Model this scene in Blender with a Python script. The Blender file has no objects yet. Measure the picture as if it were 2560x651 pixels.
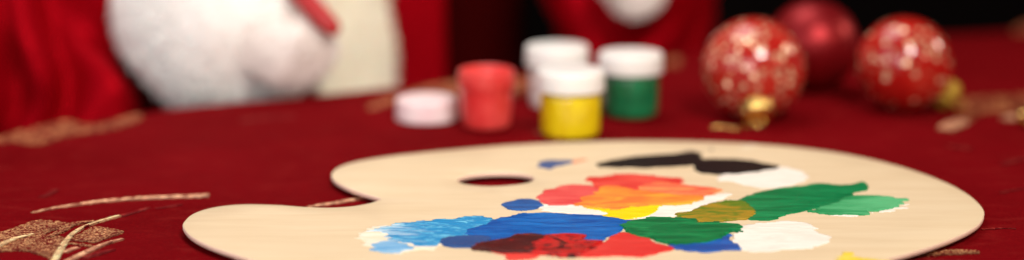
import bpy, bmesh, math, random
import numpy as np
from mathutils import Vector, Matrix, noise
from mathutils.geometry import delaunay_2d_cdt

sc = bpy.context.scene
C = sc.collection
R = math.radians
random.seed(7)

# ------------------------------------------------------------------ camera
CAM_H, PITCH, FPX = 0.21, R(12.0), 4500.0
cam = bpy.data.cameras.new('camera')
cam.sensor_width = 36.0
cam.lens = FPX / 2560 * 36.0
cam.clip_start, cam.clip_end = 0.02, 60
co = bpy.data.objects.new('camera', cam)
C.objects.link(co)
co.location = (0, 0, CAM_H)
co.rotation_euler = (math.pi / 2 - PITCH, 0, 0)
cam.dof.use_dof = True
cam.dof.focus_distance = 0.800
cam.dof.aperture_fstop = 2.5
sc.camera = co

# ------------------------------------------------------------------ world + lamps
w = bpy.data.worlds.new('World')
sc.world = w
w.use_nodes = True
w.node_tree.nodes['Background'].inputs[0].default_value = (1.0, 0.86, 0.75, 1)
w.node_tree.nodes['Background'].inputs[1].default_value = 0.025

def area(name, loc, target, size, power, col, spread=180, sy=None):
    l = bpy.data.lights.new(name, 'AREA')
    l.size = size
    if sy:
        l.shape = 'RECTANGLE'
        l.size_y = sy
    l.energy = power
    l.color = col
    l.spread = R(spread)
    o = bpy.data.objects.new(name, l)
    C.objects.link(o)
    o.location = loc
    o.rotation_euler = (Vector(target) - Vector(loc)).to_track_quat('-Z', 'Y').to_euler()
    return o

area('key_softbox', (0.33, 0.06, 0.92), (-0.20, 1.20, 0.08), 0.36, 4.7, (1.0, 0.91, 0.81), 90)
area('overhead_fill', (-0.20, 1.28, 1.12), (-0.08, 1.06, 0.0), 0.8, 3.6, (1.0, 0.93, 0.86), 110)  # added fill from above, lifts the far palette, lid tops and cuff
area('back_rim_lamp', (1.10, 1.22, 0.50), (0.1, 1.0, 0.0), 0.14, 2.6, (1.0, 0.82, 0.64))
area('cool_window_fill', (-1.2, 0.2, 0.70), (-0.1, 1.05, 0.05), 1.2, 6.0, (0.95, 0.93, 1.0))
area('front_fill', (-0.35, -0.15, 0.42), (-0.12, 1.15, 0.06), 0.5, 0.75, (1.0, 0.93, 0.88), 60)
area('string_light_glow', (0.62, 0.62, 0.30), (0.22, 1.0, 0.04), 0.07, 0.4, (1.0, 0.66, 0.38))

sc.view_settings.view_transform = 'Standard'
sc.view_settings.look = 'None'
sc.view_settings.exposure = 0.0
sc.view_settings.gamma = 1.0
sc.cycles.use_denoising = True
sc.cycles.max_bounces = 8

# ------------------------------------------------------------------ surveying helpers (photo point -> table position)
RIGHT = Vector((1, 0, 0))
FWD = Vector((0, math.cos(PITCH), -math.sin(PITCH)))
UP = Vector((0, math.sin(PITCH), math.cos(PITCH)))
CAMP = Vector((0, 0, CAM_H))

def ray(u, v):
    return FWD + RIGHT * ((u - 1280) / FPX) + UP * (-(v - 325.5) / FPX)

def onz(u, v, z=0.0):
    d = ray(u, v)
    return CAMP + d * ((z - CAM_H) / d.z)

def ony(u, v, y):
    d = ray(u, v)
    return CAMP + d * (y / d.y)

# ------------------------------------------------------------------ object helpers
def thing(name, label, cat, loc=(0, 0, 0), group=None):
    o = bpy.data.objects.new(name, None)
    o.empty_display_size = 0.02
    C.objects.link(o)
    o.location = loc
    o['label'] = label
    o['category'] = cat
    if group:
        o['group'] = group
    return o

def wloc(o):
    p = Vector((0, 0, 0))
    while o is not None:
        p += o.location
        o = o.parent
    return p

def obj(name, bm, mats, parent=None, smooth=True, label=None):
    """bm in world coordinates -> one mesh object under parent"""
    if parent is not None:
        bmesh.ops.translate(bm, verts=bm.verts, vec=-wloc(parent))
    me = bpy.data.meshes.new(name)
    bm.to_mesh(me)
    bm.free()
    if smooth:
        for p in me.polygons:
            p.use_smooth = True
    if not isinstance(mats, (list, tuple)):
        mats = [mats]
    for m in mats:
        me.materials.append(m)
    o = bpy.data.objects.new(name, me)
    C.objects.link(o)
    if parent is not None:
        o.parent = parent
    if label:
        o['label'] = label
    return o

def tag(o, label, cat, group=None):
    o['label'] = label
    o['category'] = cat
    if group:
        o['group'] = group
    return o

# ------------------------------------------------------------------ material helpers
class NT:
    def __init__(self, name):
        self.m = bpy.data.materials.new(name)
        self.m.use_nodes = True
        self.t = self.m.node_tree
        self.b = self.t.nodes['Principled BSDF']
        self.tc = None

    def n(self, typ, **kw):
        nd = self.t.nodes.new(typ)
        for k, v in kw.items():
            if isinstance(v, bpy.types.NodeSocket):
                self.t.links.new(v, nd.inputs[k])
            elif k in nd.inputs:
                nd.inputs[k].default_value = v
            else:
                setattr(nd, k, v)
        return nd

    def coord(self, scale=(1, 1, 1), rot=(0, 0, 0)):
        if self.tc is None:
            self.tc = self.t.nodes.new('ShaderNodeTexCoord')
        mp = self.t.nodes.new('ShaderNodeMapping')
        mp.inputs['Scale'].default_value = scale
        mp.inputs['Rotation'].default_value = rot
        self.t.links.new(self.tc.outputs['Object'], mp.inputs['Vector'])
        return mp.outputs[0]

    def noise(self, scale, detail=4, rough=0.55, vec=None, dist=0.0):
        nd = self.n('ShaderNodeTexNoise')
        nd.inputs['Scale'].default_value = scale
        nd.inputs['Detail'].default_value = detail
        nd.inputs['Roughness'].default_value = rough
        nd.inputs['Distortion'].default_value = dist
        self.t.links.new(vec if vec is not None else self.coord(), nd.inputs['Vector'])
        return nd.outputs[0]

    def ramp(self, fac, stops, interp='LINEAR'):
        r = self.t.nodes.new('ShaderNodeValToRGB')
        r.color_ramp.interpolation = interp
        e = r.color_ramp.elements
        while len(e) < len(stops):
            e.new(0.5)
        for el, (p, c) in zip(e, stops):
            el.position = p
            el.color = (c[0], c[1], c[2], 1) if hasattr(c, '__len__') else (c, c, c, 1)
        self.t.links.new(fac, r.inputs[0])
        return r.outputs[0]

    def mix(self, fac, a, b):
        m = self.t.nodes.new('ShaderNodeMix')
        m.data_type = 'RGBA'
        for i, v in ((0, fac), (6, a), (7, b)):
            if isinstance(v, bpy.types.NodeSocket):
                self.t.links.new(v, m.inputs[i])
            elif i == 0:
                m.inputs[0].default_value = v
            else:
                m.inputs[i].default_value = (v[0], v[1], v[2], 1)
        return m.outputs[2]

    def math(self, op, a, b=0.0):
        m = self.t.nodes.new('ShaderNodeMath')
        m.operation = op
        for i, v in ((0, a), (1, b)):
            if isinstance(v, bpy.types.NodeSocket):
                self.t.links.new(v, m.inputs[i])
            else:
                m.inputs[i].default_value = v
        return m.outputs[0]

    def bump(self, h, strength=0.3, dist=0.001):
        b = self.t.nodes.new('ShaderNodeBump')
        b.inputs['Strength'].default_value = strength
        b.inputs['Distance'].default_value = dist
        self.t.links.new(h, b.inputs['Height'])
        self.t.links.new(b.outputs[0], self.b.inputs['Normal'])

    def set(self, **kw):
        for k, v in kw.items():
            k = k.replace('_', ' ')
            s = self.b.inputs[k]
            if isinstance(v, bpy.types.NodeSocket):
                self.t.links.new(v, s)
            elif hasattr(v, '__len__') and len(v) == 3:
                s.default_value = (*v, 1)[:len(s.default_value)]
            else:
                s.default_value = v
        return self.m

def simple(name, col, rough=0.5, **kw):
    t = NT(name)
    return t.set(Base_Color=col, Roughness=rough, **kw)

def lin(r, g, b):
    f = lambda c: (c / 255) / 12.92 if c / 255 < 0.04045 else ((c / 255 + 0.055) / 1.055) ** 2.4
    return (f(r), f(g), f(b))

# cloth
t = NT('red_tablecloth')
n1 = t.noise(9, 5, 0.6)
n2 = t.noise(900, 2, 0.6)
n3 = t.noise(55, 4, 0.6, t.coord((1, 2.5, 1)))
c = t.mix(t.ramp(n1, [(0.35, 0.0), (0.65, 1.0)]), (0.114, 0.0010, 0.0026), (0.150, 0.0018, 0.0042))
c = t.mix(t.math('MULTIPLY', t.ramp(n2, [(0.45, 0.0), (0.75, 1.0)]), 0.45), c, (0.23, 0.004, 0.006))
c = t.mix(t.math('MULTIPLY', t.ramp(n3, [(0.52, 0.0), (0.80, 1.0)]), 0.45), c, (0.23, 0.016, 0.014))
t.set(Base_Color=c, Roughness=0.9, Specular_IOR_Level=0.015, Sheen_Weight=0.0)
t.b.inputs['Sheen Tint'].default_value = (0.9, 0.12, 0.10, 1)
t.bump(t.math('ADD', t.math('MULTIPLY', n2, 0.12), t.math('MULTIPLY', t.noise(16, 3, 0.5), 1.0)), 0.55, 0.005)
M_CLOTH = t.m

def gold_weave(name, gold, red, cover, scale, metal=0.25, soft=0.12):
    """metallic threads in a red ground: fine rows of stitches, each catching the light differently"""
    t = NT(name)
    vo = t.n('ShaderNodeTexVoronoi')
    vo.inputs['Scale'].default_value = scale
    t.t.links.new(t.coord((1, 0.55, 1), (0, 0, 0.5)), vo.inputs['Vector'])
    sep = t.n('ShaderNodeSeparateColor')
    t.t.links.new(vo.outputs[1], sep.inputs[0])
    nz = t.noise(140, 4, 0.7)
    f = t.math('ADD', t.math('MULTIPLY', sep.outputs[0], 0.45), t.math('MULTIPLY', nz, 0.85))
    f = t.ramp(f, [(cover, 0.0), (min(cover + soft, 1.0), 1.0)])
    lo = tuple(x * 0.5 for x in gold)
    hi = tuple(min(1.0, x * 1.55) for x in gold)
    rnd = t.ramp(sep.outputs[1], [(0.0, lo), (0.6, gold), (1.0, hi)])
    t.set(Base_Color=t.mix(f, red, rnd), Metallic=t.math('MULTIPLY', f, metal), Roughness=t.mix(f, (0.8,) * 3, (0.40,) * 3), Specular_IOR_Level=0.1)
    t.bump(t.math('ADD', vo.outputs[0], t.math('MULTIPLY', sep.outputs[2], 0.8)), 0.6, 0.0006)
    return t.m

REDC = (0.13, 0.001, 0.003)
M_GOLD_DENSE = gold_weave('gold_thread_dense', (0.80, 0.40, 0.24), REDC, 0.34, 500, 0.35, 0.3)
M_GOLD_LEAF = gold_weave('gold_thread_open_weave', (0.54, 0.28, 0.13), REDC, 0.52, 1500, 0.3, 0.35)
M_GOLD_FAINT = gold_weave('gold_thread_faint', (0.30, 0.030, 0.022), REDC, 0.60, 500, 0.0, 0.5)
M_GOLD_BRIGHT = gold_weave('gold_thread_bright', (0.98, 0.68, 0.36), REDC, 0.38, 600, 0.4)
M_GOLD_DULL = gold_weave('gold_thread_dull', (0.48, 0.19, 0.08), REDC, 0.46, 350, 0.1, 0.5)

M_GOLD_STREAK = gold_weave('gold_thread_streaked', (0.42, 0.17, 0.06), REDC, 0.50, 350, 0.1, 0.5)

# wood
t = NT('pale_birch_plywood')
g1 = t.noise(14, 6, 0.6, t.coord((1.0, 9, 1), (0, 0, 0.16)), 0.6)
g2 = t.noise(90, 5, 0.65, t.coord((0.5, 10, 1), (0, 0, 0.16)))
g3 = t.noise(7, 3, 0.5)
c = t.mix(t.ramp(g1, [(0.36, 0.0), (0.66, 1.0)]), (0.630, 0.490, 0.318), (0.680, 0.548, 0.375))
c = t.mix(t.math('MULTIPLY', t.ramp(g2, [(0.56, 0.0), (0.74, 1.0)]), 0.30), c, (0.53, 0.37, 0.21))
c = t.mix(t.math('MULTIPLY', t.ramp(g3, [(0.45, 0.0), (0.70, 1.0)]), 0.20), c, (0.72, 0.61, 0.43))
t.set(Base_Color=c, Roughness=0.6, Specular_IOR_Level=0.15)
t.bump(g2, 0.12, 0.0005)
M_WOOD = t.m
t = NT('palette_sawn_edge')
g = t.noise(500, 3, 0.6, t.coord((1, 1, 6)))
t.set(Base_Color=t.mix(g, (0.78, 0.52, 0.40), (0.88, 0.68, 0.56)), Roughness=0.7)
M_EDGE = t.m

def paint(name, a, b=None, lo=0.40, hi=0.62, scale=26, stretch=5.0, rot=0.15, gloss=0.40, fleck=None, fl=0.66, grad=None, spec=0.07):
    """matte gouache: a and b brushed into each other along the stroke"""
    t = NT(name)
    a = tuple(x * 0.93 for x in lin(*a))
    b = tuple(x * 0.93 for x in lin(*b)) if b else tuple(min(1, x * 1.22 + 0.012) for x in a)
    vec = t.coord((1, stretch, 1), (0, 0, rot))
    nz = t.noise(scale, 8, 0.72, vec, 1.0)
    if grad:
        sep = t.n('ShaderNodeSeparateXYZ')
        t.t.links.new(t.coord(), sep.inputs[0])
        x0, x1, amt = grad
        g = t.n('ShaderNodeMapRange')
        g.inputs[1].default_value = x0
        g.inputs[2].default_value = x1
        t.t.links.new(sep.outputs[0], g.inputs[0])
        nz = t.math('ADD', t.math('MULTIPLY', nz, 1.0), t.math('MULTIPLY', t.math('SUBTRACT', g.outputs[0], 0.5), amt))
    c = t.mix(t.ramp(nz, [(lo + 0.02, 0.0), (hi - 0.03, 1.0)]), a, b)
    if fleck:
        n2 = t.noise(110, 6, 0.75, t.coord((1, 2.8, 1), (0, 0, -0.35)), 1.2)
        c = t.mix(t.ramp(n2, [(fl, 0.0), (fl + 0.05, 1.0)]), c, lin(*fleck))
    fine = t.noise(150, 5, 0.6, t.coord((0.6, 6, 1), (0, 0, rot)))
    big = t.noise(60, 4, 0.6, vec)
    t.set(Base_Color=c, Roughness=gloss, Specular_IOR_Level=spec)
    t.bump(t.math('ADD', fine, t.math('MULTIPLY', big, 1.5)), 0.50, 0.0010)
    return t.m

# ------------------------------------------------------------------ outline helpers
def catmull(pts, closed=True, n=6):
    out = []
    N = len(pts)
    rng = range(N) if closed else range(N - 1)
    for i in rng:
        if closed:
            p = [pts[(i + k - 1) % N] for k in range(4)]
        else:
            p = [pts[max(0, min(N - 1, i + k - 1))] for k in range(4)]
        for j in range(n):
            s = j / n
            s2, s3 = s * s, s * s * s
            out.append(tuple(0.5 * ((2 * b) + (-a + c) * s + (2 * a - 5 * b + 4 * c - d) * s2 + (-a + 3 * b - 3 * c + d) * s3)
                             for a, b, c, d in zip(*p)))
    if not closed:
        out.append(tuple(pts[-1]))
    return out

def inside(x, y, poly):
    r = False
    j = len(poly) - 1
    for i in range(len(poly)):
        xi, yi = poly[i]
        xj, yj = poly[j]
        if (yi > y) != (yj > y) and x < (xj - xi) * (y - yi) / (yj - yi) + xi:
            r = not r
        j = i
    return r

def edge_dist(x, y, poly):
    best = 1e9
    n = len(poly)
    for i in range(n):
        ax, ay = poly[i]
        bx, by = poly[(i + 1) % n]
        dx, dy = bx - ax, by - ay
        L = dx * dx + dy * dy
        s = 0 if L == 0 else max(0, min(1, ((x - ax) * dx + (y - ay) * dy) / L))
        q = (x - ax - s * dx) ** 2 + (y - ay - s * dy) ** 2
        if q < best:
            best = q
    return math.sqrt(best)

def fill(poly, step, holes=()):
    """triangles over a 2-D outline with interior points; returns verts, tris, number of outline verts"""
    verts = [Vector(p) for p in poly]
    n0 = len(verts)
    edges = [(i, (i + 1) % n0) for i in range(n0)]
    for h in holes:
        k = len(verts)
        verts += [Vector(p) for p in h]
        edges += [(k + i, k + (i + 1) % len(h)) for i in range(len(h))]
    xs = [p[0] for p in poly]
    ys = [p[1] for p in poly]
    nx = int((max(xs) - min(xs)) / step)
    ny = int((max(ys) - min(ys)) / step)
    rnd = random.Random(3)
    for i in range(nx + 1):
        for j in range(ny + 1):
            x = min(xs) + (i + rnd.random() * 0.7) * step
            y = min(ys) + (j + rnd.random() * 0.7) * step
            if inside(x, y, poly) and edge_dist(x, y, poly) > step * 0.4 and not any(inside(x, y, h) or edge_dist(x, y, h) < step * 0.3 for h in holes):
                verts.append(Vector((x, y)))
    v, e, f, ov, oe, of = delaunay_2d_cdt(verts, edges, [], 0, 1e-7)
    tris = []
    for t_ in f:
        cx = sum(v[i].x for i in t_) / len(t_)
        cy = sum(v[i].y for i in t_) / len(t_)
        if inside(cx, cy, poly) and not any(inside(cx, cy, h) for h in holes):
            tris.append(t_)
    return v, tris

def up_normals(bm):
    bm.normal_update()
    for f in bm.faces:
        if f.normal.z < 0:
            f.normal_flip()

# ------------------------------------------------------------------ tube / lathe / skin helpers
def tube(path, radii, seg=24, sub=8, disp=None, bm=None, cap=True):
    bm = bm or bmesh.new()
    pts = [Vector(p) for p in catmull([tuple(p) for p in path], False, sub)]
    rr = catmull([(r,) if not hasattr(r, '__len__') else tuple(r) for r in radii], False, sub)
    n = len(pts)
    ref = None
    rings = []
    for i in range(n):
        tg = (pts[min(i + 1, n - 1)] - pts[max(i - 1, 0)]).normalized()
        if ref is None:
            ref = tg.orthogonal().normalized()
        ref = (ref - tg * ref.dot(tg)).normalized()
        bi = tg.cross(ref)
        ring = []
        r = rr[i]
        rx, ry = (r[0], r[-1])
        for k in range(seg):
            a = 2 * math.pi * k / seg
            dv = ref * (math.cos(a) * rx) + bi * (math.sin(a) * ry)
            m = 1.0
            if disp:
                m += disp(i / (n - 1), a, pts[i] + dv)
            ring.append(bm.verts.new(pts[i] + dv * m))
        rings.append(ring)
    for i in range(n - 1):
        for k in range(seg):
            bm.faces.new((rings[i][k], rings[i][(k + 1) % seg], rings[i + 1][(k + 1) % seg], rings[i + 1][k]))
    if cap:
        for ring, p in ((rings[0], pts[0]), (rings[-1], pts[-1])):
            cv = bm.verts.new(sum((v.co for v in ring), Vector()) / seg)
            for k in range(seg):
                bm.faces.new((ring[k], ring[(k + 1) % seg], cv))
    bmesh.ops.recalc_face_normals(bm, faces=bm.faces)
    return bm

def lathe(profile, origin, seg=64, bm=None, close=True):
    bm = bm or bmesh.new()
    origin = Vector(origin)
    rings = []
    for r, z in profile:
        if r < 1e-6:
            rings.append([bm.verts.new(origin + Vector((0, 0, z)))])
        else:
            rings.append([bm.verts.new(origin + Vector((r * math.cos(2 * math.pi * k / seg), r * math.sin(2 * math.pi * k / seg), z))) for k in range(seg)])
    for a, b in zip(rings, rings[1:]):
        for k in range(seg):
            k2 = (k + 1) % seg
            if len(a) == 1:
                bm.faces.new((a[0], b[k], b[k2]))
            elif len(b) == 1:
                bm.faces.new((a[k], a[k2], b[0]))
            else:
                bm.faces.new((a[k], a[k2], b[k2], b[k]))
    bmesh.ops.recalc_face_normals(bm, faces=bm.faces)
    return bm

def rounded(profile, r=0.0008, n=3):
    """round the corners of a lathe profile"""
    out = [profile[0]]
    for i in range(1, len(profile) - 1):
        p0, p, p1 = Vector(profile[i - 1]), Vector(profile[i]), Vector(profile[i + 1])
        a, b = p0 - p, p1 - p
        q = min(r, a.length * 0.45, b.length * 0.45)
        A, B = p + a.normalized() * q, p + b.normalized() * q
        for j in range(n + 1):
            s = j / n
            out.append(tuple(A * (1 - s) ** 2 + p * 2 * s * (1 - s) + B * s * s))
    out.append(profile[-1])
    return out

def skin_bm(chains, subdiv=2):
    """chains: lists of (point, radius); equal points are merged. Returns an evaluated bmesh"""
    me = bpy.data.meshes.new('skin_source')
    verts, rad, edges, idx = [], [], [], {}
    for ch in chains:
        prev = None
        for p, r in ch:
            key = tuple(round(x, 5) for x in p)
            if key not in idx:
                idx[key] = len(verts)
                verts.append(tuple(p))
                rad.append(r)
            if prev is not None and prev != idx[key]:
                edges.append((prev, idx[key]))
            prev = idx[key]
    me.from_pydata(verts, edges, [])
    o = bpy.data.objects.new('skin_source', me)
    C.objects.link(o)
    o.modifiers.new('skin', 'SKIN')
    for i, r in enumerate(rad):
        me.skin_vertices[0].data[i].radius = (r, r)
    me.skin_vertices[0].data[0].use_root = True
    s = o.modifiers.new('sub', 'SUBSURF')
    s.levels = subdiv
    s.render_levels = subdiv
    dg = bpy.context.evaluated_depsgraph_get()
    ev = o.evaluated_get(dg)
    m2 = ev.to_mesh()
    bm = bmesh.new()
    bm.from_mesh(m2)
    ev.to_mesh_clear()
    bpy.data.objects.remove(o)
    bpy.data.meshes.remove(me)
    return bm

def add_fur(b, n, length, width=0.0009, droop=0.5, seed=1):
    """short fur: thin tapering tufts growing out of the skin of the same mesh"""
    rnd = random.Random(seed)
    b.faces.ensure_lookup_table()
    b.normal_update()
    fs = list(b.faces)
    areas = np.array([f.calc_area() for f in fs])
    pick = np.random.RandomState(seed).choice(len(fs), n, p=areas / areas.sum())
    for k in pick:
        f = fs[k]
        vs = [v.co for v in f.verts]
        ws = [rnd.random() + 0.01 for _ in vs]
        p = sum((v * w_ for v, w_ in zip(vs, ws)), Vector()) / sum(ws)
        d = (f.normal + Vector((rnd.gauss(0, .45), rnd.gauss(0, .45), rnd.gauss(0, .45) - droop * 0.6))).normalized()
        side = d.cross(Vector((rnd.random() - .5, rnd.random() - .5, rnd.random() - .5))).normalized() * width
        L = length * (0.5 + rnd.random())
        mid = p + d * L * 0.6
        tip = p + d * L + Vector((0, 0, -droop * L * 0.35))
        a1, a2, m1, m2, t1 = (b.verts.new(q) for q in (p - side, p + side, mid - side * .6, mid + side * .6, tip))
        b.faces.new((a1, a2, m2, m1))
        b.faces.new((m1, m2, t1))
    return b

def fnoise(p, s):
    return noise.noise(Vector(p) * s)

# ================================================================== BACKDROP
bd = bmesh.new()
prof = [(-3.0, 6.0, -0.75), (-3.0, 2.2, -0.75)]
rows = [(0.3, -0.76), (2.0, -0.76), (2.35, -0.72), (2.55, -0.55), (2.62, -0.3), (2.64, 0.5), (2.64, 1.6)]
prev = None
for y, z in rows:
    a, b = bd.verts.new((-2.6, y, z)), bd.verts.new((2.6, y, z))
    if prev:
        bd.faces.new((prev[0], prev[1], b, a))
    prev = (a, b)
t = NT('near_black_backdrop')
t.set(Base_Color=t.mix(t.noise(3, 3), (0.004, 0.0025, 0.0025), (0.009, 0.005, 0.005)), Roughness=0.9, Specular_IOR_Level=0.1)
o = obj('backdrop', bd, t.m)
o['kind'] = 'structure'

# ================================================================== TABLECLOTH
edge_px = [(-420, 418), (0, 342), (430, 271), (760, 240), (1140, 199), (1450, 163), (1750, 129), (2100, 102), (2560, 76), (3000, 60)]
far = [onz(u, v) for u, v in edge_px]
outline = [(p.x, p.y) for p in far] + [(0.80, 1.05), (0.85, 0.55), (0.70, 0.22), (0.2, 0.10), (-0.3, 0.16), (-0.62, 0.40), (-0.60, 0.66)]
outline = catmull(outline, True, 10)
v2, tr = fill(outline, 0.012)
def cloth_z(x, y):
    return 0.0005 * fnoise((x, y, 0), 9) - 0.0006
bm = bmesh.new()
vv = []
for p in v2:
    z = cloth_z(p.x, p.y)
    d = edge_dist(p.x, p.y, outline) if p.y > 0.5 else 1
    vv.append(bm.verts.new((p.x, p.y, z)))
for f in tr:
    bm.faces.new([vv[i] for i in f])
n0 = len(outline)
ring = vv[:n0]
drop = [(0.002, -0.0012), (0.0035, -0.0045), (0.0038, -0.02), (0.006, -0.08), (0.012, -0.20), (0.016, -0.34)]
sgn = sum(outline[i][0] * outline[(i + 1) % n0][1] - outline[(i + 1) % n0][0] * outline[i][1] for i in range(n0))
for k, (off, z) in enumerate(drop):
    new = []
    for i in range(n0):
        a, b = Vector(outline[i - 1]), Vector(outline[(i + 1) % n0])
        tg = (b - a).normalized()
        nr = Vector((tg.y, -tg.x)) * (1 if sgn > 0 else -1)
        wv = 1 + (0.9 * math.sin(i * 0.55) + 0.6 * fnoise((i * .2, k * .3, 0), 1)) * (k / len(drop))
        new.append(bm.verts.new((outline[i][0] + nr.x * off * wv, outline[i][1] + nr.y * off * wv, z)))
    for i in range(n0):
        bm.faces.new((ring[i], ring[(i + 1) % n0], new[(i + 1) % n0], new[i]))
    ring = new
up_normals(bm)
cloth = obj('tablecloth', bm, M_CLOTH)
tag(cloth, 'dark red tablecloth woven with gold sprigs under the palette and jars', 'tablecloth')

def motif(name, polyworld, mat, z=0.0003, step=0.006, label=None):
    v_, t_ = fill(polyworld, step)
    b = bmesh.new()
    vs = [b.verts.new((p.x, p.y, cloth_z(p.x, p.y) + z)) for p in v_]
    for f in t_:
        b.faces.new([vs[i] for i in f])
    up_normals(b)
    n_ = len(polyworld)
    for i in range(n_):       # turned-down edge: threads have a thickness
        a_, b_ = vs[i], vs[(i + 1) % n_]
        c_, d_ = b.verts.new(b_.co - Vector((0, 0, z + 0.0002))), b.verts.new(a_.co - Vector((0, 0, z + 0.0002)))
        b.faces.new((a_, d_, c_, b_))
    return obj(name, b, mat, cloth, label=label)

def motif_poly(name, px, mat, rough=0.0012, label=None, z=0.0003):
    w_ = [onz(u, v) for u, v in px]
    pts = catmull([(p.x, p.y) for p in w_], True, 8)
    pts = [(x + rough * fnoise((x, y, 1), 400), y + 1.6 * rough * fnoise((x, y, 7), 400)) for x, y in pts]
    return motif(name, pts, mat, z, label=label)

def motif_line(name, px, width, mat, rough=0.0011, z=0.0003):
    """a band of gold thread along a line; width in millimetres at each point"""
    w_ = [onz(u, v) for u, v in px]
    c_ = catmull([(p.x, p.y, wd) for p, wd in zip(w_, width)], False, 8)
    L, Rr = [], []
    for i, (x, y, wd) in enumerate(c_):
        a, b = c_[max(i - 1, 0)], c_[min(i + 1, len(c_) - 1)]
        tg = Vector((b[0] - a[0], b[1] - a[1])).normalized()
        nr = Vector((-tg.y, tg.x)) * wd * 0.0005
        j = rough * fnoise((x, y, 3), 500)
        k = rough * fnoise((x, y, 9), 450)
        L.append((x + nr.x, y + nr.y + j))
        Rr.append((x - nr.x, y - nr.y + k))
    return motif(name, L + Rr[::-1], mat, z, 0.004)

motif_line('gold_stem', [(78, 529), (150, 515), (250, 501), (350, 493), (430, 490), (523, 487)], [1.5, 3.5, 5, 6, 6, 7.5], M_GOLD_DENSE)
motif_line('gold_stem', [(128, 668), (150, 628), (166, 602), (190, 577), (235, 556), (300, 537)], [3.4, 3, 2.8, 2.4, 2.2, 2.0], M_GOLD_BRIGHT, z=0.0007)
motif_line('gold_stem', [(300, 537), (335, 528), (372, 516)], [4, 3.5, 2.5], M_GOLD_FAINT)
motif_line('gold_stem', [(-25, 626), (5, 612), (35, 598), (83, 585)], [3, 3.4, 3.4, 2.4], M_GOLD_BRIGHT, z=0.0007)
motif_line('gold_stem', [(168, 655), (220, 628), (265, 608), (306, 596)], [4, 3.6, 3.2, 2.2], M_GOLD_DENSE, z=0.0006)
motif_line('gold_stem', [(205, 646), (240, 634), (285, 622)], [4, 5, 3], M_GOLD_FAINT)
motif_line('gold_stem', [(162, 630), (178, 622), (196, 616)], [3, 3.5, 3], M_GOLD_DENSE)
motif_line('gold_stem', [(120, 592), (150, 578), (185, 558), (235, 552)], [3, 4, 5, 3], M_GOLD_LEAF, z=0.0006)
motif_line('gold_stem', [(100, 490), (120, 483), (142, 471)], [3, 4, 3], M_GOLD_FAINT)
motif_line('gold_stem', [(390, 518), (430, 512), (455, 508)], [3, 3, 2], M_GOLD_FAINT)
motif_poly('gold_leaf', [(-30, 592), (40, 566), (92, 548), (140, 551), (182, 559), (150, 571), (112, 583), (150, 588), (168, 600), (150, 618), (134, 648), (92, 634), (45, 626), (0, 630), (-30, 634)], M_GOLD_LEAF)
motif_poly('gold_leaf', [(176, 599), (205, 578), (238, 564), (275, 568), (311, 577), (285, 588), (240, 604), (215, 602)], M_GOLD_LEAF)
motif_line('gold_stem', [(172, 606), (205, 610), (240, 616)], [3, 3, 2.5], M_GOLD_LEAF)
motif_poly('gold_leaf', [(-30, 356), (40, 328), (120, 310), (170, 300), (215, 312), (270, 306), (318, 290), (350, 286), (352, 297), (310, 314), (250, 328), (170, 340), (100, 360), (30, 356)], M_GOLD_DULL)
motif_poly('gold_leaf', [(916, 262), (985, 238), (1060, 217), (1140, 203), (1250, 196), (1330, 196), (1330, 232), (1250, 236), (1160, 238), (1085, 232), (1000, 252), (930, 271)], M_GOLD_DULL)
motif_line('gold_stem', [(770, 516), (850, 504), (935, 489)], [3, 4, 4.5], M_GOLD_DENSE)
motif_line('gold_stem', [(1340, 326), (1375, 340), (1415, 362)], [5, 5, 5], M_GOLD_DULL)
motif_poly('gold_leaf', [(2372, 262), (2420, 243), (2500, 238), (2590, 236), (2640, 262), (2600, 290), (2530, 284), (2480, 280), (2430, 298), (2390, 328), (2358, 324), (2375, 303), (2412, 284), (2395, 273)], M_GOLD_STREAK)
for a_, b_ in ((0, 0), (14, 12), (26, 30), (34, 52)):
    motif_line('gold_stem', [(2385 + a_ * 2, 262 + a_ * .55), (2450 + b_, 246 + a_), (2530, 240 + a_ * 1.2), (2620, 236 + a_ * 1.5)], [3, 5, 6, 5], M_GOLD_DULL, z=0.0006)
motif_line('gold_stem', [(2362, 324), (2385, 312), (2412, 300)], [9, 12, 9], M_GOLD_DENSE, z=0.0007)
motif_line('gold_stem', [(2515, 300), (2540, 292), (2580, 288)], [8, 10, 9], M_GOLD_DENSE, z=0.0007)
motif_line('gold_stem', [(2225, 643), (2330, 632), (2400, 628), (2448, 628)], [6, 7, 7, 5], M_GOLD_LEAF)
motif_line('gold_stem', [(2440, 652), (2330, 648), (2260, 652)], [3, 4, 3], M_GOLD_FAINT)
motif_poly('gold_leaf', [(2535, 78), (2560, 60), (2600, 55), (2600, 82)], M_GOLD_DULL)
motif_poly('gold_leaf', [(1660, 156), (1680, 142), (1702, 146), (1700, 160), (1680, 166)], M_GOLD_DULL)
motif_line('gold_stem', [(2370, 362), (2400, 368), (2430, 372)], [4, 6, 4], M_GOLD_FAINT)
motif_line('gold_stem', [(2505, 410), (2540, 400), (2580, 394)], [4, 5, 5], M_GOLD_FAINT)
motif_line('gold_stem', [(2500, 480), (2540, 472), (2580, 466)], [2, 2, 2], M_GOLD_FAINT)
motif_line('gold_stem', [(2455, 572), (2500, 569), (2540, 570)], [1.5, 2, 1.5], M_GOLD_FAINT)
motif_line('gold_stem', [(600, 300), (680, 292), (740, 290)], [4, 6, 4], M_GOLD_FAINT)

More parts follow.
